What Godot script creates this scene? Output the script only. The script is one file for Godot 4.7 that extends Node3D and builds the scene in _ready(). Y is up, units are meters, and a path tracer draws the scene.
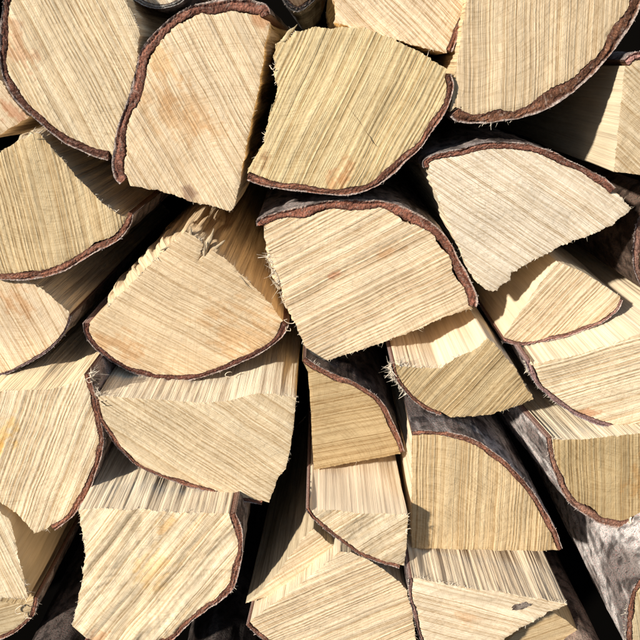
extends Node3D
# A close-up of a stack of split birch firewood, the sawn ends facing the camera.
# Outlines are given in the photograph's pixels and laid out on each log's own upright plane (z), at real size.

const FOCAL := 686.0            # pixels of the 640-pixel photograph: a vertical field of view of 50 degrees
const PITCH := 20.8             # degrees the camera looks down
const EYE := Vector3(0.0, 0.95, 0.521)
var right_dir := Vector3.RIGHT
var up_dir: Vector3
var look_dir: Vector3
var rng := RandomNumberGenerator.new()
var noise := FastNoiseLite.new()
var M := {}
var used := {}

func _ready():
	rng.seed = 4711
	noise.seed = 11
	noise.frequency = 1.0
	noise.noise_type = FastNoiseLite.TYPE_SIMPLEX_SMOOTH
	noise.fractal_type = FastNoiseLite.FRACTAL_NONE
	# camera
	var cam := Camera3D.new()
	cam.name = "camera"
	cam.fov = 2.0 * rad_to_deg(atan(320.0 / FOCAL))
	cam.near = 0.02
	cam.far = 50.0
	cam.position = EYE
	cam.rotation_degrees.x = -PITCH
	add_child(cam)
	cam.current = true
	up_dir = cam.basis.y
	look_dir = -cam.basis.z
	# sky and exposure
	var sky_mat := ProceduralSkyMaterial.new()
	sky_mat.sky_top_color = Color(0.44, 0.50, 0.58)
	sky_mat.sky_horizon_color = Color(0.66, 0.68, 0.70)
	sky_mat.ground_bottom_color = Color(0.16, 0.15, 0.13)
	sky_mat.ground_horizon_color = Color(0.40, 0.40, 0.38)
	sky_mat.sky_energy_multiplier = 1.0
	var sky := Sky.new()
	sky.sky_material = sky_mat
	var env := Environment.new()
	env.background_mode = Environment.BG_SKY
	env.sky = sky
	env.background_energy_multiplier = 1.25
	env.tonemap_mode = Environment.TONE_MAPPER_LINEAR
	env.tonemap_exposure = 1.33
	env.sdfgi_enabled = true
	env.ssao_enabled = true
	env.ssil_enabled = true
	var we := WorldEnvironment.new()
	we.name = "environment"
	we.environment = env
	add_child(we)
	# sun: from the upper left, raking across the sawn ends
	var sun := DirectionalLight3D.new()
	sun.name = "sun"
	sun.light_energy = 1.5
	sun.light_color = Color(1.0, 0.97, 0.92)
	sun.light_angular_distance = 2.8
	sun.shadow_enabled = true
	add_child(sun)
	sun.look_at_from_position(Vector3.ZERO, Vector3(0.66, -0.42, -0.64), Vector3.UP)
	make_materials()
	build_wall()
	build_logs()

# ---------------------------------------------------------------- textures and materials
func streak(seed_no: int, freq: float, rows: int, side: int, octaves := 2) -> PackedByteArray:
	var n := FastNoiseLite.new()
	n.seed = seed_no
	n.noise_type = FastNoiseLite.TYPE_SIMPLEX_SMOOTH
	n.frequency = freq
	n.fractal_type = FastNoiseLite.FRACTAL_FBM
	n.fractal_octaves = octaves
	var im := n.get_seamless_image(side, maxi(rows, 4), false, false, 0.12)
	if rows == 1:
		im = im.get_region(Rect2i(0, 1, side, 1))
	im.convert(Image.FORMAT_L8)
	if rows != side:
		im.resize(side, side, Image.INTERPOLATE_CUBIC)
	return im.get_data()

func smooth(a: float, b: float, x: float) -> float:
	var t := clampf((x - a) / (b - a), 0.0, 1.0)
	return t * t * (3.0 - 2.0 * t)

func texture_pair(side: int, fill: Callable) -> Array:
	var col := PackedByteArray()
	col.resize(side * side * 3)
	var hei := PackedByteArray()
	hei.resize(side * side)
	fill.call(col, hei, side)
	var a := Image.create_from_data(side, side, false, Image.FORMAT_RGB8, col)
	var b := Image.create_from_data(side, side, false, Image.FORMAT_L8, hei)
	return [ImageTexture.create_from_image(a), ImageTexture.create_from_image(b)]

func surface(pair: Array, relief: float, rough: float) -> StandardMaterial3D:
	var m := StandardMaterial3D.new()
	m.albedo_texture = pair[0]
	m.vertex_color_use_as_albedo = true
	m.roughness = rough
	m.metallic_specular = 0.25
	m.heightmap_enabled = true
	m.heightmap_texture = pair[1]
	m.heightmap_scale = relief
	return m

func sawn_pair(s: int, kerf_freq: float, kerf: float, fine: float, grain: float) -> Array:
	# v runs along the saw marks, u across them; the tile is 100 mm wide
	return texture_pair(1024, func(col: PackedByteArray, hei: PackedByteArray, side: int):
		var k1 := streak(s, kerf_freq, 1, side, 3)
		var k2 := streak(s + 1, 0.115, 1, side, 2)
		var k3 := streak(s + 2, 0.24, 30, side, 2)
		var g := streak(s + 3, 0.30, side, side, 2)
		var big := streak(s + 4, 0.009, side, side, 4)
		for i in side * side:
			var a := k1[i] / 255.0
			var b := k2[i] / 255.0
			var c := k3[i] / 255.0
			var d := g[i] / 255.0
			var e := big[i] / 255.0
			var gate := smooth(0.25, 0.7, e) * 0.7 + 0.3
			var ridge := smooth(0.30, 0.62, a)
			var soft2 := 0.6 + 0.4 * smooth(0.35, 0.55, e)
			var h := 0.12 + kerf * ridge * soft2 + fine * (b * 0.7 + c * 0.3) * (0.5 + 0.5 * gate) + grain * d
			hei[i] = int(clampf(h, 0.0, 1.0) * 255.0)
			var soft := 0.6 + 0.4 * smooth(0.35, 0.55, e)
			var line := smooth(0.46, 0.32, b) * 0.28 * soft + smooth(0.46, 0.32, a) * 0.24 * soft + smooth(0.42, 0.2, c) * 0.10 + smooth(0.44, 0.26, d) * (0.16 + grain * 0.5)
			var v := 1.0 - line * 0.60 + (e - 0.5) * 0.10
			v = clampf(v, 0.12, 1.0)
			var w := 1.0 - v
			col[i * 3] = int(255.0 * clampf(1.0 - w * 0.76, 0.0, 1.0))
			col[i * 3 + 1] = int(255.0 * clampf(1.0 - w * 0.96, 0.0, 1.0))
			col[i * 3 + 2] = int(255.0 * clampf(1.0 - w * 1.22, 0.0, 1.0))
	)

func make_materials():
	var ring := texture_pair(512, func(col: PackedByteArray, _hei: PackedByteArray, side: int):
		# u runs out from the pith, v round it: yearly rings and, across them, pale rays
		var a := streak(71, 0.05, 20, side, 3)
		var b := streak(72, 0.05, 20, side, 2)
		for y in side:
			for x in side:
				var r := a[y * side + x] / 255.0
				var ray := b[x * side + y] / 255.0
				var v := 1.0 - smooth(0.52, 0.80, r) * 0.06 - smooth(0.6, 0.85, ray) * 0.04
				var i := (y * side + x) * 3
				col[i] = int(255.0 * v)
				col[i + 1] = int(255.0 * (1.0 - (1.0 - v) * 1.15))
				col[i + 2] = int(255.0 * (1.0 - (1.0 - v) * 1.4))
	)
	var pairs := [sawn_pair(100, 0.034, 0.42, 0.34, 0.12), sawn_pair(200, 0.048, 0.34, 0.36, 0.16), sawn_pair(300, 0.030, 0.16, 0.30, 0.34)]
	for n in 3:
		var m := surface(pairs[n], [0.075, 0.070, 0.060][n], 0.82)
		m.detail_enabled = true
		m.detail_albedo = ring[0]
		m.detail_uv_layer = BaseMaterial3D.DETAIL_UV_2
		m.detail_blend_mode = BaseMaterial3D.BLEND_MODE_MUL
		M["sawn%d" % n] = m
	for kind in 2:
		var hard: float = [1.0, 0.4][kind]
		var split := texture_pair(1024, func(col: PackedByteArray, hei: PackedByteArray, side: int):
			var k1 := streak(401, 0.022, 8, side, 2)
			var k2 := streak(402, 0.10, 8, side, 2)
			var k3 := streak(403, 0.24, 30, side, 2)
			for i in side * side:
				var a := k1[i] / 255.0
				var b := k2[i] / 255.0
				var c := k3[i] / 255.0
				hei[i] = int(clampf(0.1 + a * 0.35 + smooth(0.2, 0.6, b) * 0.35 + c * 0.2, 0.0, 1.0) * 255.0)
				var w := smooth(0.34, 0.18, b) * 0.26 + smooth(0.40, 0.22, c) * 0.16 + smooth(0.34, 0.24, a) * 0.16
				w *= hard * 0.55
				col[i * 3] = int(255.0 * clampf(1.0 - w * 0.8, 0.0, 1.0))
				col[i * 3 + 1] = int(255.0 * clampf(1.0 - w * 0.95, 0.0, 1.0))
				col[i * 3 + 2] = int(255.0 * clampf(1.0 - w * 1.1, 0.0, 1.0))
		)
		M["split%d" % kind] = surface(split, [0.07, 0.03][kind], 0.75)
	var crumb := texture_pair(512, func(col: PackedByteArray, hei: PackedByteArray, side: int):
		var k1 := streak(501, 0.05, side, side, 3)
		var k2 := streak(502, 0.22, side, side, 2)
		for i in side * side:
			var a := k1[i] / 255.0
			var b := k2[i] / 255.0
			hei[i] = int(clampf(a * 0.6 + b * 0.4, 0.0, 1.0) * 255.0)
			var v := clampf(0.58 + a * 0.4 + (b - 0.5) * 0.6, 0.1, 1.0)
			col[i * 3] = int(255.0 * v)
			col[i * 3 + 1] = int(255.0 * clampf(v * 0.98, 0.0, 1.0))
			col[i * 3 + 2] = int(255.0 * clampf(v * 0.97, 0.0, 1.0))
	)
	M.bark_end = surface(crumb, 0.10, 0.9)
	var skin := texture_pair(1024, func(col: PackedByteArray, hei: PackedByteArray, side: int):
		# u runs round the trunk, v along it: white papery bark, grey film, black scars
		var k1 := streak(601, 0.007, side, side, 4)
		var k2 := streak(602, 0.05, side, side, 3)
		var k3 := streak(603, 0.05, 160, side, 2)
		var k4 := streak(604, 0.3, side, side, 1)
		for y in side:
			for x in side:
				var i := y * side + x
				var a := k1[i] / 255.0
				var b := k2[i] / 255.0
				var c := k3[x * side + y] / 255.0
				var d := k4[i] / 255.0
				var dark := smooth(0.46, 0.74, a * 0.72 + b * 0.28) * 0.42
				dark = maxf(dark, smooth(0.80, 0.9, c) * 0.7)
				var v := (1.0 - dark) * (0.78 + 0.22 * d) * (0.72 + 0.28 * smooth(0.2, 0.5, b))
				hei[i] = int(clampf(0.2 + b * 0.4 + d * 0.15 + (1.0 - dark) * 0.2, 0.0, 1.0) * 255.0)
				var red := smooth(0.6, 0.8, b) * 0.25
				col[i * 3] = int(255.0 * clampf(v, 0.04, 1.0))
				col[i * 3 + 1] = int(255.0 * clampf(v * (0.975 - red), 0.035, 1.0))
				col[i * 3 + 2] = int(255.0 * clampf(v * (0.96 - red), 0.03, 1.0))
	)
	M.bark_skin = surface(skin, 0.12, 0.7)
	var hair := StandardMaterial3D.new()
	hair.albedo_color = Color.WHITE
	hair.vertex_color_use_as_albedo = true
	hair.roughness = 0.8
	hair.metallic_specular = 0.2
	M.fibre = hair
	var dark := StandardMaterial3D.new()
	dark.albedo_color = Color(0.045, 0.04, 0.035)
	dark.roughness = 1.0
	dark.metallic_specular = 0.0
	M.dark_board = dark

# ---------------------------------------------------------------- naming
func numbered(called: String) -> String:
	var n: int = used.get(called, 0)
	used[called] = n + 1
	return called if n == 0 else "%s_%03d" % [called, n]

func part(called: String, mesh: Mesh, parent: Node3D) -> MeshInstance3D:
	var o := MeshInstance3D.new()
	o.name = called
	o.mesh = mesh
	parent.add_child(o, true)
	return o

func build_wall():
	# dark boarding behind and round the stack, so that no daylight leaks in from the back
	for w in [[Vector3(0, 0.80, -0.47), Vector3(1.10, 1.04, 0.03)], [Vector3(-0.535, 0.80, -0.26), Vector3(0.03, 1.04, 0.38)], [Vector3(0.535, 0.80, -0.26), Vector3(0.03, 1.04, 0.38)], [Vector3(0, 1.335, -0.26), Vector3(1.10, 0.03, 0.40)], [Vector3(0, 0.265, -0.26), Vector3(1.10, 0.03, 0.40)]]:
		var b := BoxMesh.new()
		b.size = w[1]
		b.material = M.dark_board
		var o := part(numbered("shed_wall"), b, self)
		o.position = w[0]
		o.set_meta("kind", "structure")
		o.set_meta("label", "dark boarding round the firewood stack")

# ---------------------------------------------------------------- geometry helpers
func ray_at(px: float, py: float, z: float) -> Vector3:
	var d := right_dir * ((px - 320.0) / FOCAL) + up_dir * ((320.0 - py) / FOCAL) + look_dir
	return EYE + d * ((z - EYE.z) / d.z)

func points_mm(flat: Array, z: float) -> PackedVector2Array:
	var out := PackedVector2Array()
	for i in range(0, flat.size(), 2):
		var p := ray_at(flat[i], flat[i + 1], z)
		out.append(Vector2(p.x, p.y) * 1000.0)
	return out

func curve_points(p: PackedVector2Array, step: float) -> PackedVector2Array:
	var out := PackedVector2Array()
	for i in p.size() - 1:
		var a := p[maxi(i - 1, 0)]
		var d := p[mini(i + 2, p.size() - 1)]
		var n := maxi(1, int(round(p[i].distance_to(p[i + 1]) / step)))
		for k in n:
			out.append(p[i].cubic_interpolate(p[i + 1], a, d, float(k) / n))
	out.append(p[p.size() - 1])
	return out

func line_points(p: PackedVector2Array, step: float) -> PackedVector2Array:
	var out := PackedVector2Array()
	for i in p.size() - 1:
		var n := maxi(1, int(round(p[i].distance_to(p[i + 1]) / step)))
		for k in n:
			out.append(p[i].lerp(p[i + 1], float(k) / n))
	out.append(p[p.size() - 1])
	return out

func normals_of(p: PackedVector2Array, closed: bool) -> PackedVector2Array:
	# outward for an outline that runs counter-clockwise (y up)
	var out := PackedVector2Array()
	var n := p.size()
	for i in n:
		var a := p[(i - 2 + n) % n] if closed else p[maxi(i - 2, 0)]
		var b := p[(i + 2) % n] if closed else p[mini(i + 2, n - 1)]
		var t := (b - a).normalized()
		out.append(Vector2(t.y, -t.x))
	return out

func area(p: PackedVector2Array) -> float:
	var s := 0.0
	for i in p.size():
		s += p[i].cross(p[(i + 1) % p.size()])
	return s * 0.5

func ns(x: float, y: float, z := 0.0) -> float:
	return noise.get_noise_3d(x, y, z)

func tri(st: SurfaceTool, a: int, b: int, c: int):
	st.add_index(a)
	st.add_index(b)
	st.add_index(c)

const BACK := [0.0, 1.2, 3.0, 7.0, 12.0, 18.0, 26.0, 35.0, 46.0, 60.0, 76.0, 95.0, 120.0, 160.0, 230.0, 400.0]

# ---------------------------------------------------------------- one split log
# d: z, bark (px outline run), wood (the rest of it), t (bark thickness, mm), dir (saw marks, px), tint, tex, pith (px), and extras
func split_log(called: String, label: String, d: Dictionary) -> Node3D:
	var z: float = d.z
	var sd := float(used.size() * 17 + used.get(called, 0) * 31) + 3.7
	var root := Node3D.new()
	root.name = numbered(called)
	add_child(root)
	root.set_meta("label", label)
	root.set_meta("category", "log")
	root.set_meta("group", "split logs of the firewood stack")
	var bark := points_mm(d.get("bark", []), z)
	var wood := points_mm(d.wood, z)
	var whole := bark.duplicate()
	whole.append_array(wood)
	if area(whole) < 0.0:
		bark.reverse()
		wood.reverse()
		whole.reverse()
	var lo := whole[0]
	var hi := whole[0]
	for p in whole:
		lo = lo.min(p)
		hi = hi.max(p)
	var base := Vector2((lo.x + hi.x) * 0.5, lo.y)
	root.position = Vector3(base.x / 1000.0, base.y / 1000.0, z)
	for i in bark.size():
		bark[i] -= base
	for i in wood.size():
		wood[i] -= base
	var rough: float = d.get("fray", 1.0)
	var thick: float = 1.0 * d.get("t", 4.0)
	var skew: Vector2 = d.get("skew", Vector2.ZERO)
	var tint: Color = d.get("tint", Color(0.74, 0.575, 0.375))
	# outlines
	var has_bark := bark.size() > 1
	var outer := PackedVector2Array()
	var inner := PackedVector2Array()
	var under := PackedVector2Array()
	if has_bark:
		outer = curve_points(bark, 0.9)
		var nb := normals_of(outer, false)
		for i in outer.size():
			var s := float(i)
			outer[i] += nb[i] * (ns(s * 0.04, sd) * 0.6 + ns(s * 0.25, sd, 5.0) * 0.14)
		for i in outer.size():
			var s := float(i)
			var w := thick * (1.02 + 0.38 * ns(s * 0.03, sd, 9.0) + 0.09 * ns(s * 0.3, sd, 2.0))
			inner.append(outer[i] - nb[i] * w)
			var gap: float = 0.25 + maxf(0.0, ns(s * 0.03, sd, 14.0)) * d.get("gap", 1.0)
			under.append(outer[i] - nb[i] * (w + gap))
	var raw := line_points(wood, 0.75) if has_bark else line_points(PackedVector2Array(Array(wood) + [wood[0]]), 0.75)
	if not has_bark:
		raw.remove_at(raw.size() - 1)
	var nw := normals_of(raw, not has_bark)
	var edge := PackedVector2Array()
	for i in raw.size():
		var s := float(i)
		var fade := minf(1.0, minf(s, raw.size() - 1 - s) / 4.0) if has_bark else 1.0
		edge.append(raw[i] + nw[i] * fade * rough * (ns(s * 0.07, sd, 20.0) * 0.7 + ns(s * 0.33, sd, 21.0) * 0.45 + ns(s * 0.9, sd, 22.0) * 0.25))
	var rim := under.duplicate()
	rim.append_array(edge)
	var is_split := PackedByteArray()
	for i in rim.size():
		is_split.append(0 if i < under.size() else 1)
	var flares := []
	for fl in d.get("flare", []):
		var q := ray_at(fl[0], fl[1], z)
		flares.append([Vector2(q.x, q.y) * 1000.0 - base, fl[2] * 0.8, fl[3]])
	# the sawn end
	var dirp: Vector2 = Vector2(d.dir[0], -d.dir[1]).normalized()
	var across := Vector2(dirp.y, -dirp.x)
	var pith := Vector2.ZERO
	if d.has("pith"):
		var q := ray_at(d.pith[0], d.pith[1], z)
		pith = Vector2(q.x, q.y) * 1000.0 - base
	var stains: Array = d.get("stains", [])
	var stain_mm := []
	for s in stains:
		var q := ray_at(s[0], s[1], z)
		stain_mm.append([Vector2(q.x, q.y) * 1000.0 - base, s[2] * 0.8, s[3]])
	var all := rim.duplicate()
	var lumpy: float = d.get("lumpy", 0.12)
	var chop: float = d.get("chop", 0.0)
	var rough_wave: float = d.get("wave", 1.0)
	for poly in Geometry2D.offset_polygon(rim, -1.1):
		if Geometry2D.is_polygon_clockwise(poly):
			continue
		var x := lo.x - base.x
		while x < hi.x - base.x:
			var y := lo.y - base.y
			while y < hi.y - base.y:
				var p := Vector2(x, y) + Vector2(rng.randf_range(-0.5, 0.5), rng.randf_range(-0.5, 0.5))
				if Geometry2D.is_point_in_polygon(p, poly):
					all.append(p)
				y += 1.9
			x += 1.9
	var tris := Geometry2D.triangulate_delaunay(all)
	var uv_off := Vector2(rng.randf(), rng.randf())
	var end_z := func(p: Vector2, on_rim: bool) -> float:
		var u := p.dot(across)
		var v := p.dot(dirp)
		var h := ns(u * 0.05, v * 0.012, sd) * 0.9 + ns(u * 0.22, v * 0.02, sd + 4.0) * 0.35
		h *= rough_wave
		h += lumpy * (ns(p.x * 0.3, p.y * 0.3, sd + 9.0) + 0.5 * ns(p.x * 0.8, p.y * 0.8, sd + 8.0))
		if chop > 0.0:
			var q := p - pith
			var ang := atan2(q.y, q.x)
			h += chop * smooth(3.0, 14.0, q.length()) * (ns(cos(ang) * 9.0, sin(ang) * 9.0, q.length() * 0.03) * 1.3 + ns(cos(ang) * 22.0, sin(ang) * 22.0, q.length() * 0.05) * 0.5) - chop * 0.8 * smooth(9.0, 2.0, q.length())
		if on_rim:
			h += -0.35 + ns(p.x * 0.5, p.y * 0.5, sd) * 0.5
		return h
	var st := SurfaceTool.new()
	st.begin(Mesh.PRIMITIVE_TRIANGLES)
	var rim_z := PackedFloat32Array()
	for i in all.size():
		var p := all[i]
		var h: float = end_z.call(p, i < rim.size())
		if i < rim.size():
			rim_z.append(h)
		var warp := Vector2(ns(p.x * 0.02, p.y * 0.02, sd) * 0.8 + ns(p.x * 0.08, p.y * 0.08, sd) * 0.12, 0.0)
		st.set_uv(Vector2(p.dot(across), p.dot(dirp)) / 100.0 + warp / 100.0 + uv_off)
		if d.has("radial"):
			var rad := p - pith
			st.set_uv(Vector2(fposmod(atan2(rad.y, rad.x) + PI * 0.5, TAU) / TAU * 2.0 + ns(p.x * 0.05, p.y * 0.05, 3.0) * 0.012, rad.length() / 100.0))
		var r := p - pith
		var wob := ns(p.x * 0.03, p.y * 0.03, 40.0 + sd) * 2.0
		st.set_uv2(Vector2((r.length() + wob) / 34.0, atan2(r.y, r.x) * 2.2))
		var c := tint
		c *= 1.0 + 0.10 * ns(p.x * 0.025, p.y * 0.025, sd + 60.0) + 0.05 * ns(p.x * 0.2, p.y * 0.2, sd + 61.0)
		for s in stain_mm:
			var off: Vector2 = p - s[0]
			var dist: float = Vector2(off.dot(across) * 1.25, off.dot(dirp) * 0.8).length() / s[1] + 0.9 * ns(off.dot(across) * 0.16, off.dot(dirp) * 0.05, sd + 70.0) + 0.4 * ns(p.x * 0.4, p.y * 0.4, sd + 71.0)
			c = c.lerp(c * s[2], smooth(1.0, 0.5, dist) * 0.7)
		c.a = 1.0
		st.set_color(c)
		st.add_vertex(Vector3(p.x, p.y, h) / 1000.0)
	for i in range(0, tris.size(), 3):
		var a := all[tris[i]]
		var b := all[tris[i + 1]]
		var e := all[tris[i + 2]]
		if not Geometry2D.is_point_in_polygon((a + b + e) / 3.0, rim):
			continue
		if (b - a).cross(e - a) > 0.0:
			tri(st, tris[i], tris[i + 2], tris[i + 1])
		else:
			tri(st, tris[i], tris[i + 1], tris[i + 2])
	st.generate_normals()
	st.set_material(M["sawn%d" % int(d.get("tex", 0))])
	part("sawn_end", st.commit(), root)
	# the split faces (and, under the bark, the round of the trunk)
	var nr := normals_of(rim, true)
	st = SurfaceTool.new()
	st.begin(Mesh.PRIMITIVE_TRIANGLES)
	var along := 0.0
	var sleek: float = d.get("sleek", 0.0)
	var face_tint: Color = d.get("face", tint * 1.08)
	for i in rim.size() + 1:
		var k := i % rim.size()
		if i > 0:
			along += rim[k].distance_to(rim[i - 1])
		for b in BACK.size():
			var depth: float = BACK[b]
			var ramp := smooth(0.0, 12.0, depth)
			var s := float(k)
			var push := 0.0
			if is_split[k] == 1:
				push = ramp * (1.0 - 0.75 * sleek) * (ns(s * 0.10, depth * 0.008, sd + 80.0) * 0.8 + ns(s * 0.35, depth * 0.012, sd + 81.0) * 0.14) + smooth(0.0, 80.0, depth) * ns(s * 0.03, depth * 0.006, sd + 82.0) * 3.0
			if is_split[k] == 1:
				for fl in flares:
					push += fl[2] * smooth(0.0, 9.0, depth) * smooth(1.0, 0.6, rim[k].distance_to(fl[0]) / fl[1]) * (1.0 + 0.5 * ns(s * 0.12, depth * 0.02, sd + 85.0))
			var p := rim[k] + nr[k] * push + skew * depth / 400.0
			st.set_uv(Vector2(along / 100.0, depth / 100.0) + uv_off)
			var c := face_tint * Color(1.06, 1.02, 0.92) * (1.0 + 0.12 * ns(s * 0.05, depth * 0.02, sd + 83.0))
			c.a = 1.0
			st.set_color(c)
			st.add_vertex(Vector3(p.x, p.y, rim_z[k] - depth) / 1000.0)
	var nbk := BACK.size()
	for i in rim.size():
		for b in nbk - 1:
			var p0 := i * nbk + b
			var p1 := (i + 1) * nbk + b
			tri(st, p0, p0 + 1, p1)
			tri(st, p1, p0 + 1, p1 + 1)
	st.generate_normals()
	st.set_material(M.split1 if sleek > 0.0 else M.split0)
	var side := st.commit()
	# the far sawn end closes the log
	st = SurfaceTool.new()
	st.begin(Mesh.PRIMITIVE_TRIANGLES)
	var cap := Geometry2D.triangulate_polygon(rim)
	for p in rim:
		st.set_color(tint)
		st.set_uv(p / 100.0)
		st.add_vertex(Vector3(p.x + skew.x, p.y + skew.y, -400.0) / 1000.0)
	for i in range(0, cap.size(), 3):
		tri(st, cap[i], cap[i + 1], cap[i + 2])
	if cap.size() > 0:
		st.generate_normals()
		st.set_material(M["sawn2"])
		st.commit(side)
	part("split_face", side, root)
	if has_bark:
		bark_part(root, d, outer, inner, skew, sd)
	fibre_part(root, d, edge, nw, outer, rim_z, under.size(), sd)
	for c in d.get("curls", []):
		curl_part(root, c, z)
	for c in d.get("cracks", []):
		crack_part(root, c, z)
	for c in d.get("shards", []):
		shard_part(root, c, z, tint)
	for c in d.get("knots", []):
		knot_part(root, c, z)
	return root

# a peeled ribbon: [px, py, radius mm, turns, width mm, start angle, lift mm, bark?]
func curl_part(root: Node3D, c: Array, z: float):
	var st := SurfaceTool.new()
	st.begin(Mesh.PRIMITIVE_TRIANGLES)
	var o := (ray_at(c[0], c[1], z) - root.position) * 1000.0
	var n := 26
	var is_bark: bool = c[7] > 0
	var col := Color(0.34, 0.21, 0.155) if is_bark else Color(0.82, 0.70, 0.54)
	for i in n + 1:
		var f := i / float(n)
		var ang: float = c[5] + TAU * c[3] * f
		var rad: float = c[2] * (1.0 - 0.55 * f)
		var w: float = c[4] * (0.5 + 0.5 * sin(PI * minf(1.0, f * 1.2 + 0.1))) * 0.5
		var mid := o + Vector3(cos(ang) * rad * 1.25 + ns(f * 2.2, c[0]) * rad * 0.7, sin(ang) * rad * 0.85 + ns(f * 2.2, c[1], 4.0) * rad * 0.7, c[6] + 3.5 * f)
		var out := Vector3(cos(ang), sin(ang), 0.0) * 0.16
		var wide := Vector3(0.35, 0.25, 1.0).normalized() * w
		for p in [mid - wide - out, mid + wide - out, mid + wide + out, mid - wide + out]:
			st.set_color(col * (0.85 + 0.2 * f))
			st.set_uv(Vector2(p.x, p.y) / 40.0)
			st.add_vertex(p / 1000.0)
	for i in n:
		for k in 4:
			var a := i * 4 + k
			var b := i * 4 + (k + 1) % 4
			tri(st, a, b, a + 4)
			tri(st, b, b + 4, a + 4)
	tri(st, 0, 2, 1)
	tri(st, 0, 3, 2)
	st.generate_normals()
	st.set_material(M.bark_end if is_bark else M.fibre)
	part("bark_curl" if is_bark else "wood_curl", st.commit(), root)

# a torn splinter of the log: [px, py, px of its tip, py of its tip, width mm, lift mm at the root, lift at the tip]
func shard_part(root: Node3D, c: Array, z: float, tint: Color):
	var st := SurfaceTool.new()
	st.begin(Mesh.PRIMITIVE_TRIANGLES)
	var a := (ray_at(c[0], c[1], z) - root.position) * 1000.0 + Vector3(0, 0, c[5])
	var b := (ray_at(c[2], c[3], z) - root.position) * 1000.0 + Vector3(0, 0, c[6])
	var way := (b - a).normalized()
	var side := way.cross(Vector3(0, 0, 1)).normalized()
	var up := side.cross(way).normalized()
	for i in 11:
		var f := i / 10.0
		var w: float = c[4] * (1.0 - 0.85 * pow(f, 1.6)) * (1.0 + 0.35 * ns(f * 4.0, c[0]))
		var p: Vector3 = a.lerp(b, f) + side * ns(f * 1.5, c[1], 2.0) * c[4] * 0.16
		for k in 5:
			var ang := TAU * k / 5.0 + 0.4
			var q: Vector3 = p + (side * cos(ang) * 0.5 + up * sin(ang) * 0.22) * w * (1.0 + 0.3 * ns(k * 2.0, f * 3.0, c[0]))
			var col := tint * (0.85 + 0.25 * ns(f * 3.0, k * 1.7, c[1]))
			col.a = 1.0
			st.set_color(col)
			st.set_uv(Vector2(k * 0.05 + c[0], f * 0.1))
			st.add_vertex(q / 1000.0)
	for i in 10:
		for k in 5:
			var e := i * 5 + k
			var g := i * 5 + (k + 1) % 5
			tri(st, e, g, e + 5)
			tri(st, g, g + 5, e + 5)
	for k in 3:
		tri(st, 0, k + 2, k + 1)
		tri(st, 50, 51 + k, 52 + k)
	st.generate_normals()
	st.set_material(M.split0)
	part("splinter", st.commit(), root)

# a drying crack: a dark, thin slit [x0, y0, x1, y1, width mm]
func crack_part(root: Node3D, c: Array, z: float):
	var st := SurfaceTool.new()
	st.begin(Mesh.PRIMITIVE_TRIANGLES)
	var a := (ray_at(c[0], c[1], z) - root.position) * 1000.0
	var b := (ray_at(c[2], c[3], z) - root.position) * 1000.0
	var side := Vector3(-(b - a).y, (b - a).x, 0).normalized()
	for i in 21:
		var f := i / 20.0
		var p := a.lerp(b, f) + side * ns(f * 5.0, 3.0, 8.0) * 0.5
		var w: float = c[4] * 0.5 * sqrt(maxf(0.0, sin(PI * f))) * (0.8 + 0.3 * ns(f * 9.0, 1.0))
		for q in [p - side * w - Vector3(0, 0, 0.8), p + Vector3(0, 0, 0.75), p + side * w - Vector3(0, 0, 0.8)]:
			st.set_color(Color(0.10, 0.065, 0.04))
			st.add_vertex(q / 1000.0)
	for i in 20:
		for k in 2:
			var e := i * 3 + k
			tri(st, e, e + 3, e + 1)
			tri(st, e + 1, e + 3, e + 4)
	st.generate_normals()
	st.set_material(M.fibre)
	part("crack", st.commit(), root)

# a knot: a raised, wrinkled lump with a dark rim [px, py, half length mm, half height mm, turn]
func knot_part(root: Node3D, c: Array, z: float):
	var st := SurfaceTool.new()
	st.begin(Mesh.PRIMITIVE_TRIANGLES)
	var o := (ray_at(c[0], c[1], z) - root.position) * 1000.0
	for i in 7:
		for k in 28:
			var f := i / 6.0
			var ang := TAU * k / 28.0
			var wob := 1.0 + 0.35 * ns(cos(ang) * 1.6, sin(ang) * 1.6, 3.0 + c[0])
			var p := Vector2(cos(ang) * c[2], sin(ang) * c[3]) * f * wob
			p = p.rotated(c[4])
			var h := 0.9 * sqrt(maxf(0.0, 1.0 - f * f)) + ns(p.x * 0.8, p.y * 0.8, 5.0) * 0.5 - 0.6 * smooth(0.7, 1.0, f) + 0.1
			var col := Color(0.50, 0.42, 0.36).lerp(Color(0.12, 0.085, 0.065), smooth(0.55, 0.85, f + 0.25 * ns(p.x * 0.7, p.y * 0.7, 1.0)))
			st.set_color(col)
			st.set_uv(p / 30.0)
			st.add_vertex((o + Vector3(p.x, p.y, h)) / 1000.0)
	for i in 6:
		for k in 28:
			var a := i * 28 + k
			var b := i * 28 + (k + 1) % 28
			tri(st, a, b, a + 28)
			tri(st, b, b + 28, a + 28)
	st.generate_normals()
	st.set_material(M.bark_end)
	part("knot", st.commit(), root)

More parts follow.
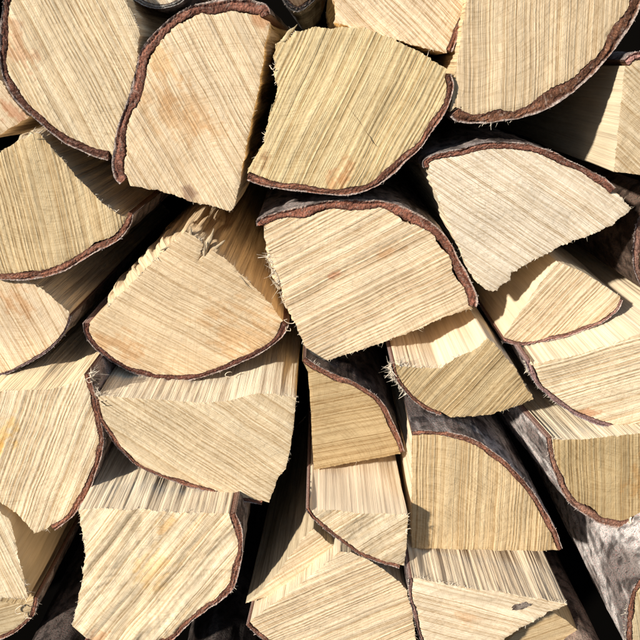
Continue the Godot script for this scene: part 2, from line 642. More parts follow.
func bark_part(root: Node3D, d: Dictionary, outer: PackedVector2Array, inner: PackedVector2Array, skew: Vector2, sd: float):
	var cols := 11
	var red: Color = d.get("bark_tint", Color(0.50, 0.225, 0.145))
	var rim_col: Color = d.get("bark_rim", Color(0.74, 0.62, 0.55))
	var skin_tint: Color = d.get("skin", Color(0.46, 0.42, 0.40))
	var proud: float = d.get("proud", 0.0)
	var st := SurfaceTool.new()
	st.begin(Mesh.PRIMITIVE_TRIANGLES)
	var front := []
	var n := outer.size()
	for i in n:
		for j in cols:
			var f := j / float(cols - 1)
			var p := inner[i].lerp(outer[i], f)
			var s := float(i)
			p += Vector2(ns(s * 0.5, f * 3.0, sd + 5.0), ns(s * 0.5, f * 3.0, sd + 6.0)) * (0.25 if j > 0 and j < cols - 1 else 0.06)
			var h := proud + ns(s * 0.05, f * 1.2, sd + 30.0) * 0.8 + ns(s * 0.45, f * 4.0, sd + 31.0) * 0.8 - 0.4 * absf(f - 0.45)
			# layers: a dark bast line next to the wood, crumbly red cork, a dark seam and the thin papery skin
			var wander := 0.16 * ns(s * 0.05, 1.0, sd + 33.0)
			var seam := smooth(0.11, 0.03, absf(f - 0.74 - wander)) * smooth(-0.6, 0.0, ns(s * 0.04, 7.0, sd))
			h -= 1.3 * seam
			var c := red * (1.0 + 0.45 * ns(s * 0.12, f * 2.0, sd + 32.0))
			c = c.lerp(red * 0.42, smooth(-0.1, 0.5, ns(s * 0.035, f * 1.5, sd + 36.0)) * 0.65)
			c = c.lerp(Color(0.52, 0.40, 0.33), smooth(0.35, 0.6, ns(s * 0.3, f * 3.0, sd + 37.0)) * 0.6)
			c = c.lerp(Color(0.15, 0.07, 0.05), smooth(0.24, 0.06, f + 0.5 * wander) * 0.75)
			c = c.lerp(Color(0.14, 0.07, 0.055), seam * 0.7)
			var pale := smooth(0.84, 0.92, f + 0.10 * ns(s * 0.13, 2.0, sd + 34.0))
			h += 0.5 * pale
			c = c.lerp(rim_col, pale)
			c.a = 1.0
			st.set_color(c)
			st.set_uv(Vector2(s * 0.9, f * 6.0) / 45.0 + Vector2(sd * 0.13, sd * 0.07))
			var v := Vector3(p.x, p.y, h) / 1000.0
			front.append(v)
			st.add_vertex(v)
	for i in n - 1:
		for j in cols - 1:
			var a := i * cols + j
			var b := a + cols
			tri(st, a, b, a + 1)
			tri(st, a + 1, b, b + 1)
	# the inner side and the two split edges of the bark
	var c0 := n * cols
	for i in n:
		for b in 2:
			st.set_color(Color(0.20, 0.10, 0.06))
			st.set_uv(Vector2(i * 0.9, b * 30.0) / 45.0)
			var f0: Vector3 = front[i * cols]
			st.add_vertex(f0 if b == 0 else Vector3(inner[i].x + skew.x, inner[i].y + skew.y, -398.0) / 1000.0)
	for i in n - 1:
		var a := c0 + i * 2
		tri(st, a, a + 1, a + 2)
		tri(st, a + 2, a + 1, a + 3)
	for e in 2:
		var i := 0 if e == 0 else n - 1
		var at := c0 + n * 2 + e * cols * 2
		for j in cols:
			for b in 2:
				var f := j / float(cols - 1)
				var p := inner[i].lerp(outer[i], f)
				st.set_color(Color(0.42, 0.20, 0.14).lerp(rim_col, f * 0.6))
				st.set_uv(Vector2(j * 0.9, b * 300.0) / 45.0)
				var f0: Vector3 = front[i * cols + j]
				st.add_vertex(f0 if b == 0 else Vector3(p.x + skew.x, p.y + skew.y, -398.0) / 1000.0)
		for j in cols - 1:
			var a := at + j * 2
			tri(st, a, a + 2, a + 1)
			tri(st, a + 2, a + 3, a + 1)
	st.generate_normals()
	st.set_material(M.bark_end)
	var mesh := st.commit()
	# the outside of the bark
	st = SurfaceTool.new()
	st.begin(Mesh.PRIMITIVE_TRIANGLES)
	var nb := normals_of(outer, false)
	var nbk := BACK.size()
	for i in n:
		for b in nbk:
			var depth: float = BACK[b]
			var s := float(i)
			var f0: Vector3 = front[i * cols + cols - 1]
			var p := Vector2(f0.x, f0.y) * 1000.0
			p += nb[i] * smooth(0.0, 10.0, depth) * (ns(s * 0.09, depth * 0.05, sd + 90.0) * 0.9 + ns(s * 0.3, depth * 0.2, sd + 91.0) * 0.4) + skew * depth / 400.0
			var patch := smooth(-0.45, 0.35, ns(s * 0.022, depth * 0.014, sd + 95.0) + 0.5 * ns(s * 0.11, depth * 0.05, sd + 96.0))
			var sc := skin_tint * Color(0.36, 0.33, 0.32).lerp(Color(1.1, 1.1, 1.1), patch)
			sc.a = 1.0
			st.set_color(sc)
			st.set_uv(Vector2(s * 0.9, depth) / 110.0 + Vector2(sd * 0.31, sd * 0.17))
			st.add_vertex(Vector3(p.x, p.y, f0.z * 1000.0 - depth) / 1000.0)
	for i in n - 1:
		for b in nbk - 1:
			var p0 := i * nbk + b
			var p1 := p0 + nbk
			tri(st, p0, p0 + 1, p1)
			tri(st, p1, p0 + 1, p1 + 1)
	st.generate_normals()
	st.set_material(M.bark_skin)
	st.commit(mesh)
	part("bark", mesh, root)

func blade(st: SurfaceTool, at: Vector3, way: Vector3, bend: Vector3, length: float, width: float, c: Color):
	# a tapering, bent sliver of wood: triangular in section, four steps long
	var side := way.cross(bend if absf(way.normalized().dot(bend.normalized())) < 0.95 else Vector3(0.3, 0.8, 0.5)).normalized()
	var start := -1
	for k in 5:
		var f := k / 4.0
		var p := at + way * (length * f) + bend * (length * f * f)
		var w := width * (1.0 - f * 0.8 + 0.25 * ns(f * 3.0, at.x * 2.0, at.y * 2.0)) * 0.5
		var up := (way + bend * 2.0 * f).cross(side).normalized()
		for q in 3:
			var ang := TAU * q / 3.0
			st.set_color(c)
			st.add_vertex((p + (side * cos(ang) + up * sin(ang) * 0.5) * w) / 1000.0)
	return start

func fibre_part(root: Node3D, d: Dictionary, edge: PackedVector2Array, nw: PackedVector2Array, outer: PackedVector2Array, rim_z: PackedFloat32Array, first: int, sd: float):
	var st := SurfaceTool.new()
	st.begin(Mesh.PRIMITIVE_TRIANGLES)
	var count := 0
	var amount: float = d.get("hair", 1.0)
	var r := RandomNumberGenerator.new()
	r.seed = int(sd * 100.0)
	for i in range(2, edge.size() - 2):
		var patch := smooth(-0.1, 0.5, ns(i * 0.05, sd, 50.0))
		if r.randf() > 0.34 * amount * (0.03 + patch * patch):
			continue
		var len := 0.5 + 1.5 * pow(r.randf(), 3.0) * (1.0 + patch)
		var way := Vector3(nw[i].x * 0.8 + r.randf_range(-0.7, 0.7), nw[i].y * 0.8 + r.randf_range(-0.7, 0.7), r.randf_range(-0.5, 0.6)).normalized()
		var bend := Vector3(r.randf_range(-0.8, 0.8), r.randf_range(-0.8, 0.8), r.randf_range(-0.4, 0.4))
		var g := r.randf_range(0.75, 1.1)
		blade(st, Vector3(edge[i].x, edge[i].y, rim_z[first + i] - 0.2) - way * 0.3, way, bend, len, r.randf_range(0.3, 0.8), Color(0.82 * g, 0.70 * g, 0.53 * g))
		count += 1
	var no := normals_of(outer, false) if outer.size() else PackedVector2Array()
	for i in range(1, outer.size() - 1):
		var patch := smooth(0.0, 0.5, ns(i * 0.06, sd, 55.0))
		if r.randf() > 0.55 * amount * (0.15 + patch):
			continue
		var len := 0.3 + 1.0 * pow(r.randf(), 3.0)
		var way := Vector3(no[i].x * 0.9 + r.randf_range(-0.8, 0.8), no[i].y * 0.9 + r.randf_range(-0.8, 0.8), r.randf_range(-0.2, 0.5)).normalized()
		var bend := Vector3(r.randf_range(-0.9, 0.9), r.randf_range(-0.9, 0.9), r.randf_range(-0.4, 0.4))
		var g := r.randf_range(0.6, 1.0)
		blade(st, Vector3(outer[i].x, outer[i].y, -0.4), way, bend, len, r.randf_range(0.3, 1.0), Color(0.76 * g, 0.64 * g, 0.56 * g))
		count += 1
	# torn tufts where the split left a shaggy edge: [px, py, how many, longest in mm, spread in px]
	for t in d.get("tufts", []):
		for k in int(t[2] * 2.4):
			var q := ray_at(t[0] + r.randf_range(-1.0, 1.0) * t[4], t[1] + r.randf_range(-1.0, 1.0) * t[4], d.z) - root.position
			var at := Vector2(q.x, q.y) * 1000.0
			var best := 0
			var near := 1e9
			var path := edge if t.size() < 6 else outer
			for i in path.size():
				var dd := path[i].distance_squared_to(at)
				if dd < near:
					near = dd
					best = i
			var away := nw[best] if t.size() < 6 else no[best]
			var way := Vector3(away.x + r.randf_range(-0.7, 0.7), away.y + r.randf_range(-0.7, 0.7), r.randf_range(-0.5, 0.7)).normalized()
			var bend := Vector3(r.randf_range(-1.5, 1.5), r.randf_range(-1.5, 1.5), r.randf_range(-0.8, 0.8))
			var g := r.randf_range(0.75, 1.1)
			blade(st, Vector3(path[best].x, path[best].y, r.randf_range(-3.0, 0.2)), way, bend, t[3] * 0.75 * r.randf_range(0.15, 1.0) * r.randf_range(0.3, 1.0), r.randf_range(0.3, 1.5), Color(0.80 * g, 0.70 * g, 0.56 * g))
			count += 1
	if count == 0:
		return
	for c in count:
		for k in 4:
			for q in 3:
				var a := c * 15 + k * 3 + q
				var b := c * 15 + k * 3 + (q + 1) % 3
				tri(st, a, b, a + 3)
				tri(st, b, b + 3, a + 3)
	st.generate_normals()
	st.set_material(M.fibre)
	var o := part("loose_fibres", st.commit(), root)
	o.set_meta("kind", "stuff")

# ---------------------------------------------------------------- the stack
func build_logs():
	var cream := Color(0.84, 0.685, 0.496)
	var pale := Color(0.86, 0.724, 0.549)
	var tan_wood := Color(0.73, 0.580, 0.395)
	var straw := Color(0.80, 0.653, 0.443)
	var olive := Color(0.61, 0.502, 0.333)
	var rust := Color(0.78, 0.57, 0.49)
	split_log("split_log", "large cream log in the top left corner, dark bark round its left", {
		z = 0.005, t = 5.0, dir = [0.40, 0.92], tint = Color(0.76, 0.63, 0.44), pith = [125, -10],
		bark = [35, -58, 15, -42, 6, -18, 3, 0, 1, 25, 0, 60, 3, 78, 12, 96, 22, 107, 35, 119, 50, 133, 70, 146, 95, 157, 108, 160],
		wood = [112, 157, 118, 132, 126, 108, 134, 75, 139, 50, 139, 30, 130, 8, 120, -12, 100, -42, 60, -60],
		bark_tint = Color(0.22, 0.10, 0.07), stains = [[18, 45, 16, rust]], tufts = [[137, 22, 6, 4.0, 8]]})
	split_log("split_log", "upright cream log with a thick rusty bark arch over its top and left", {
		z = 0.010, t = 7.0, dir = [0.46, 0.89], tint = Color(0.80, 0.645, 0.45), tex = 1, pith = [232, 205],
		bark = [120, 184, 114, 176, 112, 160, 117, 130, 125, 105, 135, 75, 140, 55, 148, 40, 160, 27, 172, 17, 188, 8, 205, 3, 225, -1, 245, -1, 258, 1, 267, 5, 271, 14],
		wood = [270, 22, 264, 55, 258, 92, 250, 130, 243, 165, 238, 192, 234, 208, 230, 211, 215, 206, 195, 203, 175, 195, 155, 190, 130, 186],
		bark_tint = Color(0.44, 0.20, 0.14), stains = [[170, 110, 26, Color(0.86, 0.72, 0.58)], [195, 112, 22, Color(0.86, 0.72, 0.58)], [160, 60, 16, Color(0.85, 0.7, 0.52)], [190, 194, 7, Color(0.35, 0.25, 0.25)], [260, 15, 10, Color(0.72, 0.45, 0.32)]], tufts = [[200, 203, 8, 2.5, 20], [232, 210, 5, 2.5, 5]]})
	split_log("split_log", "golden log with bold slanting saw marks and a hairline crack, top centre", {
		z = 0.015, t = 4.6, dir = [0.45, -0.89], tint = Color(0.74, 0.60, 0.36), pith = [278, 40], fray = 1.5,
		bark = [451, 74, 454, 84, 451, 100, 444, 115, 434, 130, 422, 146, 408, 160, 392, 176, 372, 188, 352, 195, 330, 195, 300, 192, 270, 187, 247, 181],
		wood = [247, 175, 256, 155, 262, 145, 268, 120, 272, 105, 278, 90, 275, 75, 274, 55, 276, 44, 285, 42, 295, 31, 310, 29, 340, 27, 360, 28, 376, 32, 395, 40, 415, 50, 430, 58, 447, 69],
		stains = [[262, 157, 8, Color(0.45, 0.27, 0.18)], [340, 178, 12, Color(0.75, 0.45, 0.33)]], cracks = [[346, 103, 377, 147, 0.8]], curls = [[273, 68, 2.0, 0.7, 1.0, 2.0, -1.0, 0]], tufts = [[290, 33, 6, 4.0, 6], [275, 70, 8, 3.0, 14], [264, 138, 5, 3.5, 8]], shards = [[282, 42, 297, 24, 4.0, -3.0, -1.0], [276, 46, 288, 38, 3.0, -2.0, 0.5], [270, 120, 272, 104, 1.8, -1.0, 0.6]]})
	split_log("split_log", "log at the top edge above the golden log, thin bark down its right side", {
		z = 0.0, t = 4.2, dir = [0.75, 0.66], tint = cream, pith = [350, -40],
		wood = [447, 53, 440, 52, 415, 45, 380, 35, 345, 26, 334, 22, 337, 12, 333, 0, 330, -25, 380, -48, 440, -45],
		bark = [472, -28, 470, -5, 467, 10, 462, 25, 457, 40, 452, 52]})
	split_log("split_log", "largest log, in the top right, with ring lines and a thick brown bark sweep below", {
		z = 0.012, t = 8.0, dir = [0.08, 1.0], tint = Color(0.70, 0.56, 0.38), tex = 1, pith = [470, -60],
		bark = [450, 117, 457, 122, 480, 124, 500, 122, 520, 118, 545, 110, 565, 98, 590, 78, 610, 55, 628, 30, 640, 8, 648, -15, 650, -42],
		wood = [640, -60, 590, -80, 500, -75, 470, -40, 467, 0, 462, 30, 458, 60, 453, 90, 450, 112],
		bark_tint = Color(0.31, 0.15, 0.09), hair = 1.4, tufts = [[500, 124, 10, 5.0, 18, 1]]})
	split_log("split_log", "log at the right edge with a pinkish bark cap and a bright smooth left face", {
		z = 0.010, t = 5.0, dir = [0.80, 0.60], tint = Color(0.68, 0.554, 0.377), face = Color(0.79, 0.676, 0.518), pith = [680, 190], fray = 0.5,
		bark = [624, 60, 634, 52, 650, 52, 675, 60, 690, 78],
		wood = [690, 95, 690, 176, 650, 176, 614, 172, 619, 120, 625, 66],
		bark_tint = Color(0.78, 0.43, 0.37), bark_rim = Color(0.75, 0.55, 0.48), sleek = 1.0})
	split_log("split_log", "pale greyish log under an arched bark rim, right of centre, ragged lower edge", {
		z = 0.012, t = 4.6, dir = [0.84, 0.53], tint = Color(0.80, 0.70, 0.56), tex = 1, pith = [490, 292], fray = 1.5,
		bark = [423, 168, 424, 160, 440, 153, 460, 148, 480, 144, 505, 142, 530, 144, 550, 150, 570, 160, 590, 170, 605, 178, 616, 188],
		wood = [618, 194, 631, 209, 622, 217, 612, 225, 590, 235, 570, 243, 555, 250, 540, 258, 525, 265, 512, 273, 510, 280, 503, 284, 497, 291, 488, 291, 478, 284, 465, 262, 455, 240, 445, 215, 437, 195, 428, 174],
		bark_tint = Color(0.43, 0.19, 0.13), tufts = [[520, 268, 10, 2.0, 25]]})
	split_log("split_log", "honey coloured log in the middle of the stack with detached bark curving over it", {
		z = 0.005, t = 6.6, dir = [0.88, -0.47], tint = Color(0.84, 0.681, 0.482), pith = [318, 362], gap = 2.6,
		bark = [257, 226, 258, 220, 275, 213, 300, 206, 330, 201, 350, 199, 375, 200, 395, 204, 410, 210, 425, 218, 440, 230, 450, 243, 460, 260, 470, 278, 478, 298, 477, 307],
		wood = [473, 309, 450, 315, 420, 328, 395, 338, 370, 347, 345, 354, 330, 360, 318, 362, 310, 355, 300, 335, 290, 312, 280, 285, 270, 255, 264, 238],
		bark_tint = Color(0.49, 0.21, 0.14), bark_rim = Color(0.75, 0.62, 0.54), hair = 2.0, stains = [[336, 273, 6, Color(0.62, 0.33, 0.25)], [390, 250, 9, Color(0.85, 0.65, 0.5)]], tufts = [[268, 258, 24, 9.0, 7], [274, 278, 34, 9.0, 9], [284, 300, 14, 6.0, 7], [305, 352, 12, 3.0, 8], [355, 352, 6, 2.0, 12]], curls = [[291, 322, 3.4, 0.8, 1.6, 2.4, -4.0, 0]], flare = [[270, 270, 26, 4.0], [288, 312, 22, 3.0]], shards = [[274, 275, 266, 258, 2.4, -2.0, -0.5], [280, 290, 270, 278, 3.0, -3.0, 0.0], [288, 310, 279, 292, 2.6, -3.0, -1.0]]})
	split_log("split_log", "log at the left edge below the corner log, peaked top and thick bark under it", {
		z = 0.0, t = 6.2, dir = [0.10, 1.0], tint = Color(0.66, 0.525, 0.325), pith = [30, 130], face = Color(0.59, 0.480, 0.349), gap = 2.0,
		wood = [-12, 160, 0, 152, 15, 143, 27, 137, 33, 132, 40, 134, 48, 143, 60, 157, 75, 175, 90, 190, 105, 205, 120, 215, 127, 218],
		bark = [134, 214, 130, 226, 118, 240, 100, 250, 80, 262, 60, 273, 35, 279, 10, 280, -15, 277, -40, 262, -52, 235, -48, 200, -32, 172], curls = [[118, 208, 4.5, 0.5, 1.0, 2.4, 0.0, 0]], tufts = [[30, 134, 8, 3.0, 9], [105, 203, 6, 3.0, 14]], flare = [[30, 134, 20, 3.0]], shards = [[28, 139, 46, 139, 3.0, -1.0, 0.5], [38, 140, 30, 131, 3.0, -1.5, 0.0], [60, 158, 52, 148, 1.6, -0.5, 1.0]]})
	split_log("split_log", "small smooth log on the left edge with thin whitish bark, partly in shadow", {
		z = -0.008, t = 1.8, dir = [0.35, 0.94], tint = Color(0.82, 0.667, 0.478), tex = 2, pith = [0, 270],
		wood = [-25, 279, 10, 279, 27, 281, 45, 292, 58, 303, 69, 312],
		bark = [72, 316, 68, 327, 60, 340, 48, 352, 30, 363, 10, 373, -10, 377, -35, 368, -48, 345, -45, 310],
		bark_tint = Color(0.47, 0.32, 0.32), bark_rim = Color(0.72, 0.66, 0.62), stains = [[15, 300, 16, Color(0.8, 0.6, 0.45)]]})
	split_log("split_log", "wide brown-barked log left of centre, its top splintered and its right face in shade", {
		z = -0.008, t = 4.8, dir = [0.85, 0.50], tint = Color(0.74, 0.59, 0.40), tex = 1, pith = [195, 235], face = Color(0.68, 0.54, 0.38), hair = 1.4,
		bark = [83, 323, 86, 338, 97, 351, 110, 361, 128, 371, 150, 378, 175, 382, 200, 378, 225, 369, 250, 359, 272, 346, 284, 334, 289, 325],
		wood = [283, 321, 270, 303, 250, 284, 235, 268, 222, 256, 212, 251, 198, 261, 203, 245, 196, 237, 185, 231, 170, 243, 155, 259, 140, 275, 120, 295, 105, 310, 91, 322],
		bark_tint = Color(0.26, 0.11, 0.08), stains = [[250, 340, 40, Color(0.90, 0.74, 0.58)], [120, 345, 20, Color(0.85, 0.66, 0.5)]], tufts = [[150, 262, 26, 4.0, 22], [118, 296, 20, 4.0, 16], [195, 240, 16, 6.0, 10], [245, 280, 8, 3.0, 12]], curls = [[229, 374, 2.8, 0.75, 1.2, 0.8, 0.5, 0], [288, 328, 3.0, 0.8, 1.2, 2.0, 0.0, 0]], flare = [[138, 276, 62, 6.5], [200, 246, 26, 5.0]], shards = [[200, 262, 214, 229, 6.0, -3.0, -1.0], [209, 258, 224, 240, 5.0, -5.0, -2.0], [192, 248, 190, 226, 5.0, -2.0, 0.5], [203, 266, 205, 240, 3.0, -1.0, 1.0], [236, 272, 250, 288, 1.6, -0.5, 1.2], [172, 246, 160, 250, 2.0, -1.0, 1.5]]})
	split_log("split_log", "tall straw-coloured log on the left edge with a yellow stain, bark down its right side", {
		z = 0.028, t = 4.8, dir = [0.42, -0.90], tint = Color(0.85, 0.701, 0.500), pith = [-30, 400],
		wood = [47, 529, 34, 534, 28, 525, 15, 513, 0, 502, -20, 485, -30, 440, -25, 396, 0, 392, 20, 391, 60, 388, 78, 381],
		bark = [89, 374, 95, 395, 102, 425, 103, 447, 98, 468, 88, 495, 72, 517, 55, 530],
		stains = [[3, 432, 18, Color(1.0, 0.82, 0.45)], [0, 445, 12, Color(1.0, 0.8, 0.4)]], skin = Color(0.55, 0.5, 0.48), tufts = [[50, 530, 8, 3.0, 6], [88, 376, 24, 9.0, 5, 1], [92, 396, 20, 6.0, 10, 1]], curls = [[93, 378, 3.6, 0.6, 2.2, 1.0, 1.0, 0]]})
	split_log("split_log", "half-moon log with white split top and thin bark below, left of centre", {
		z = 0.030, t = 3.0, dir = [0.79, 0.61], tint = Color(0.76, 0.63, 0.44), pith = [240, 395], face = Color(0.81, 0.710, 0.574), fray = 0.7,
		wood = [97, 396, 130, 398, 160, 400, 200, 403, 225, 402, 240, 398, 258, 393, 275, 394, 296, 398, 294, 420, 290, 450, 285, 470, 278, 478, 272, 495, 269, 503],
		bark = [262, 504, 250, 503, 225, 497, 200, 490, 170, 480, 140, 468, 120, 450, 105, 430, 97, 412, 94, 400], tufts = [[98, 398, 24, 7.0, 5], [294, 400, 8, 4.0, 12], [288, 460, 8, 3.0, 14]], curls = [[104, 402, 2.6, 0.8, 1.2, 1.0, 0.5, 0]]})
	split_log("split_log", "yellowish chopped log in the lower left, pith showing, with pale frilled top", {
		z = 0.060, t = 5.0, dir = [0.60, -0.80], tint = Color(0.88, 0.731, 0.518), tex = 2, pith = [152, 572], face = Color(0.79, 0.684, 0.550), fray = 1.3, wave = 2.2,
		wood = [72, 627, 76, 608, 80, 590, 85, 560, 83, 540, 78, 511, 100, 509, 140, 510, 180, 513, 215, 514, 229, 514],
		bark = [236, 513, 243, 530, 242, 555, 238, 575, 232, 590, 220, 602, 200, 615, 185, 628, 172, 640, 150, 652, 110, 652, 84, 642],
		stains = [[152, 570, 22, Color(1.0, 0.86, 0.62)], [165, 525, 10, Color(0.9, 0.68, 0.42)], [95, 640, 14, Color(0.75, 0.5, 0.38)]], chop = 0.4, lumpy = 0.22, tufts = [[84, 560, 8, 2.5, 22], [76, 620, 8, 3.0, 8], [150, 512, 14, 2.5, 50], [232, 595, 8, 3.0, 10, 1]]})
	split_log("split_log", "bright wedge-ended log in the bottom left corner with a shaded brown right face", {
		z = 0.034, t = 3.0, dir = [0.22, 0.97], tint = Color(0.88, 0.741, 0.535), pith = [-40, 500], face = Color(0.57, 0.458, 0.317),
		wood = [-40, 598, -45, 530, -20, 503, 0, 512, 9, 521, 14, 535, 19, 560, 24, 582, 28, 598, 0, 598], tufts = [[12, 598, 26, 6.0, 14], [26, 590, 14, 4.0, 8]], sleek = 1.0})
	split_log("split_log", "dull tan log at the very bottom left corner, frayed bark on its right", {
		z = 0.030, t = 3.4, dir = [0.9, -0.3], tint = Color(0.60, 0.483, 0.312), tex = 2, pith = [-10, 590], hair = 2.5,
		wood = [-40, 602, -20, 601, 0, 602, 24, 604, 33, 599],
		bark = [38, 598, 36, 610, 28, 622, 12, 634, -5, 641, -25, 644, -42, 635], curls = [[22, 608, 5.0, 0.7, 1.6, 0.8, 2.0, 0], [30, 614, 4.0, 0.8, 1.6, 2.2, 2.0, 0], [34, 604, 3.4, 0.6, 1.4, 4.0, 1.0, 1]], tufts = [[34, 612, 16, 5.0, 10, 1]]})
	split_log("split_log", "small leaf-shaped log right of centre, half in shadow under the pale greyish one", {
		z = 0.002, t = 2.8, dir = [0.62, -0.78], tint = Color(0.80, 0.657, 0.470), pith = [556, 255], face = Color(0.79, 0.676, 0.526), fray = 0.7,
		wood = [504, 336, 520, 312, 535, 290, 550, 270, 558, 262, 572, 268, 585, 273, 603, 285, 620, 296],
		bark = [623, 300, 617, 312, 600, 324, 575, 334, 545, 342, 520, 345, 503, 342],
		bark_tint = Color(0.72, 0.39, 0.32), tufts = [[500, 340, 8, 3.0, 6, 1]], sleek = 1.0})
	split_log("split_log", "brownish log below the middle one with torn cream top and shaggy white left edge", {
		z = 0.030, t = 3.0, dir = [0.60, -0.80], tint = Color(0.58, 0.45, 0.265), pith = [490, 335], face = Color(0.81, 0.690, 0.546), hair = 2.6, fray = 1.4,
		wood = [400, 366, 420, 368, 440, 368, 455, 358, 470, 352, 480, 346, 488, 338, 500, 350, 512, 364, 522, 380, 534, 399, 510, 408, 490, 415, 470, 417, 450, 417],
		bark = [440, 416, 425, 410, 412, 400, 402, 388, 394, 375, 391, 365], bark_rim = Color(0.8, 0.72, 0.66), tufts = [[398, 366, 40, 8.0, 10], [393, 372, 50, 9.0, 9, 1], [400, 388, 24, 7.0, 8, 1], [440, 368, 18, 5.0, 22]], sleek = 1.0})
	split_log("split_log", "bright cream log on the right edge, near-level saw marks and purplish bark below", {
		z = 0.035, t = 3.6, dir = [0.95, -0.31], tint = Color(0.88, 0.738, 0.535), pith = [660, 300], face = Color(0.81, 0.690, 0.538),
		wood = [529, 366, 550, 360, 580, 354, 610, 345, 645, 331, 690, 320, 700, 410],
		bark = [690, 425, 665, 433, 640, 434, 620, 431, 595, 424, 575, 415, 555, 402, 540, 388, 530, 375, 525, 362],
		bark_tint = Color(0.58, 0.36, 0.34), bark_rim = Color(0.78, 0.70, 0.70), stains = [[590, 412, 9, Color(0.72, 0.42, 0.3)]], tufts = [[528, 368, 16, 4.0, 6, 1], [545, 395, 12, 3.0, 14, 1]], sleek = 1.0})
	split_log("split_log", "olive-toned log at the lower right edge with white outer bark on its left", {
		z = 0.050, t = 6.0, dir = [0.16, 1.0], tint = Color(0.51, 0.39, 0.22), pith = [640, 400], face = Color(0.75, 0.659, 0.526), skew = Vector2(-64, 6), skin = Color(0.90, 0.88, 0.86),
		wood = [552, 439, 575, 440, 600, 438, 640, 434, 690, 433, 690, 500],
		bark = [668, 512, 640, 523, 620, 528, 600, 524, 580, 512, 565, 497, 555, 477, 548, 457, 545, 438],
		bark_tint = Color(0.55, 0.29, 0.20), gap = 2.0, stains = [[640, 480, 20, Color(1.0, 0.8, 0.6)]], tufts = [[556, 438, 10, 3.0, 8], [628, 527, 12, 4.0, 14, 1]], curls = [[634, 520, 5.0, 0.5, 2.4, 2.0, 1.0, 0]]})
	split_log("split_log", "smooth tan quarter log below the middle one, bark arching down its right side", {
		z = 0.022, t = 4.0, dir = [0.97, -0.2], tint = Color(0.58, 0.43, 0.24), tex = 2, pith = [312, 470], wave = 0.4, fray = 0.4, hair = 0.4, skin = Color(0.22, 0.19, 0.17),
		bark = [306, 357, 320, 367, 335, 374, 352, 381, 370, 391, 383, 403, 393, 420, 400, 437, 405, 451],
		wood = [401, 454, 380, 458, 350, 463, 325, 468, 314, 470, 312, 440, 311, 410, 308, 372], tufts = [[308, 372, 8, 3.0, 8, 1]]})
	split_log("split_log", "log under the smooth tan quarter log, broad smooth pinkish top and small rough end", {
		z = 0.072, t = 2.8, dir = [0.80, -0.60], tint = Color(0.77, 0.640, 0.456), tex = 2, pith = [405, 515], face = Color(0.77, 0.657, 0.526), fray = 0.6, wave = 1.4,
		wood = [311, 511, 330, 511, 360, 513, 408, 515, 407, 540, 404, 566],
		bark = [399, 568, 385, 565, 365, 557, 345, 545, 325, 530, 314, 520, 306, 509], lumpy = 0.5, tufts = [[405, 520, 8, 3.0, 6], [408, 545, 8, 3.0, 10]], curls = [[408, 530, 2.0, 0.5, 1.4, 0.5, 0.0, 0]], sleek = 1.0})
	split_log("split_log", "cream log at the bottom edge, centre, with slanting saw marks and a pointed top", {
		skew = Vector2(16, -75), z = 0.070, t = 3.2, dir = [0.88, -0.47], tint = Color(0.84, 0.685, 0.485), pith = [350, 556], face = Color(0.75, 0.647, 0.510),
		wood = [251, 621, 270, 606, 300, 585, 325, 565, 340, 551, 352, 553, 372, 562, 390, 574, 406, 589, 412, 610, 416, 640, 418, 680, 330, 690],
		bark = [290, 668, 268, 645, 255, 634, 246, 625]})
	split_log("split_log", "thin pointed wedge of wood lying on the bottom centre log, tip to the left", {
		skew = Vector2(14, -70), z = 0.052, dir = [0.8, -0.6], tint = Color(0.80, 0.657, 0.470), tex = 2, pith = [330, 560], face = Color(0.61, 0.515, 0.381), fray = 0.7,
		wood = [246, 603, 262, 590, 280, 570, 293, 553, 304, 537, 313, 529, 325, 540, 339, 551, 328, 565, 310, 577, 289, 588, 265, 598]})
	split_log("split_log", "tan log with upright saw marks, flat bottom and bark over its sloping right shoulder", {
		z = 0.050, t = 4.2, dir = [0.03, 1.0], tint = Color(0.68, 0.525, 0.32), pith = [411, 550], face = Color(0.79, 0.680, 0.542), fray = 0.5, skin = Color(0.60, 0.58, 0.57),
		bark = [412, 431, 430, 430, 455, 433, 475, 440, 495, 452, 515, 470, 530, 488, 545, 510, 556, 530, 563, 549],
		wood = [558, 551, 520, 551, 480, 550, 440, 549, 412, 548, 411, 520, 412, 480, 412, 440], tufts = [[411, 470, 6, 2.5, 20], [520, 551, 6, 1.5, 30]]})
	split_log("split_log", "pale rough-topped log at the bottom, right of centre, with a small knot in its end", {
		z = 0.085, t = 2.8, dir = [0.95, 0.3], tint = Color(0.88, 0.738, 0.549), tex = 2, pith = [470, 660], face = Color(0.79, 0.680, 0.542), fray = 1.2, wave = 1.5,
		wood = [412, 578, 440, 583, 470, 588, 500, 592, 530, 597, 550, 600, 568, 604, 545, 614, 525, 625, 505, 638, 490, 660, 440, 672],
		bark = [428, 662, 418, 635, 411, 605, 408, 578], bark_tint = Color(0.63, 0.37, 0.31), bark_rim = Color(0.8, 0.7, 0.64),
		stains = [[470, 618, 12, Color(0.9, 0.72, 0.58)]], lumpy = 0.25, knots = [[523, 605, 9.0, 4.2, 0.45]], tufts = [[545, 614, 14, 2.5, 18], [520, 628, 14, 2.5, 16], [440, 583, 20, 3.0, 30], [412, 590, 12, 3.0, 14, 1], [560, 603, 10, 3.0, 8]]})
	split_log("split_log", "shaded brown log peeping out below the knotted log at the bottom edge", {
		z = 0.055, dir = [0.9, -0.4], tint = Color(0.64, 0.50, 0.31), tex = 2, pith = [540, 680], fray = 0.7,
		wood = [500, 648, 530, 622, 552, 612, 566, 620, 580, 632, 592, 650, 580, 680, 510, 680]})
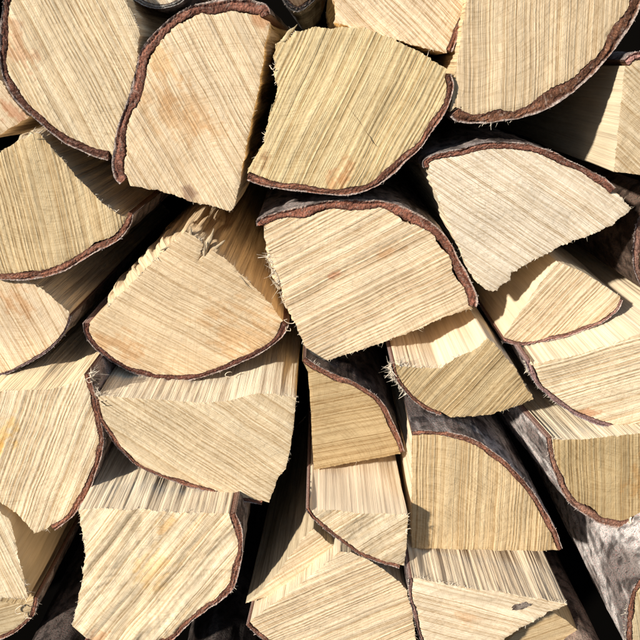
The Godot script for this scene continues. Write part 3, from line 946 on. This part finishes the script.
	split_log("split_log", "white and grey barked log filling the bottom right corner, mostly its rough bark showing", {
		z = 0.100, t = 4.6, dir = [0.3, 0.95], tint = Color(0.57, 0.474, 0.315), pith = [700, 620], skin = Color(0.90, 0.89, 0.88), skew = Vector2(6, 0), gap = 2.0,
		bark = [690, 545, 665, 556, 645, 572, 634, 588, 628, 605, 626, 625, 628, 648, 640, 672, 660, 690],
		wood = [690, 695, 730, 640, 725, 575], tufts = [[627, 625, 12, 4.0, 20, 1]]})
	split_log("split_log", "grey-white log end peeping in at the top edge, above the rusty-arched log", {
		z = -0.020, t = 3.0, dir = [0.5, 0.8], tint = Color(0.77, 0.668, 0.522), pith = [150, -60],
		wood = [122, -22, 130, -50, 180, -52, 190, -14],
		bark = [188, -4, 178, 4, 160, 9, 144, 6, 130, -3, 123, -14], bark_rim = Color(0.7, 0.68, 0.66), bark_tint = Color(0.59, 0.59, 0.55)})
	split_log("split_log", "black-barked log peeping in at the top edge between the arched and golden logs", {
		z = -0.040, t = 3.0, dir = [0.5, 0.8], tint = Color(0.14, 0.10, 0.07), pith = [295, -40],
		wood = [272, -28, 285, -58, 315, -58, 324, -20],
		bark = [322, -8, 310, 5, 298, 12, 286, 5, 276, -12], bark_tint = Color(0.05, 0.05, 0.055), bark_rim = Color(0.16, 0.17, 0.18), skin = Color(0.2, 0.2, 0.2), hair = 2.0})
	split_log("split_log", "pale log on the left edge wedged under the corner log, reddish at its tip", {
		z = -0.015, dir = [0.6, 0.8], tint = Color(0.77, 0.633, 0.459), tex = 2, pith = [-30, 100],
		wood = [-45, 62, -12, 66, 2, 82, 12, 98, 22, 110, 29, 117, 14, 126, 0, 134, -20, 142, -45, 136], stains = [[18, 114, 14, Color(0.75, 0.45, 0.35)]]})
	split_log("split_log", "dark ridged-bark log at the right edge, in shadow beside the leaf-shaped log", {
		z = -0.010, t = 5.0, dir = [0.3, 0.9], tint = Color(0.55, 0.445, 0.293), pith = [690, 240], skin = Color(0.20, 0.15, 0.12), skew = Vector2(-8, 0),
		bark = [665, 190, 648, 202, 637, 222, 633, 245, 634, 268, 641, 287, 660, 300],
		wood = [690, 295, 705, 240, 695, 200], bark_tint = Color(0.39, 0.22, 0.17), bark_rim = Color(0.6, 0.5, 0.48)})
	split_log("split_log", "dark rough-barked log under the bottom left pair, only its top showing", {
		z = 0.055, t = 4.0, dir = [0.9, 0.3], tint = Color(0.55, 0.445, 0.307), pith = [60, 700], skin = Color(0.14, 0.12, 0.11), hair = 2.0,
		bark = [10, 706, 14, 678, 28, 659, 48, 650, 68, 649, 86, 656, 100, 672, 106, 701],
		wood = [100, 726, 60, 736, 20, 728], bark_tint = Color(0.29, 0.18, 0.16), bark_rim = Color(0.5, 0.42, 0.4)})
	split_log("split_log", "dark flaky log in the gap between the knotted log and the white-barked one", {
		z = 0.078, t = 4.0, dir = [0.9, 0.3], tint = Color(0.53, 0.421, 0.279), pith = [600, 720], skin = Color(0.40, 0.32, 0.27), hair = 2.0, skew = Vector2(-6, 0),
		bark = [556, 710, 562, 680, 574, 660, 590, 652, 606, 658, 618, 678, 622, 708],
		wood = [610, 724, 585, 730, 565, 722], bark_tint = Color(0.22, 0.12, 0.09),
		tufts = [[590, 634, 20, 6.0, 18, 1]]})
	split_log("split_log", "black-barked log in the deep gap between the chopped log and the bottom centre log", {
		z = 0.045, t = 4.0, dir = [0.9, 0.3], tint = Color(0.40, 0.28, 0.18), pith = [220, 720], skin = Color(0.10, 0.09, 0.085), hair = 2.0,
		bark = [172, 708, 180, 678, 198, 658, 220, 650, 240, 656, 258, 673, 266, 703],
		wood = [260, 730, 220, 740, 180, 733], bark_tint = Color(0.10, 0.07, 0.06), bark_rim = Color(0.25, 0.22, 0.2)})
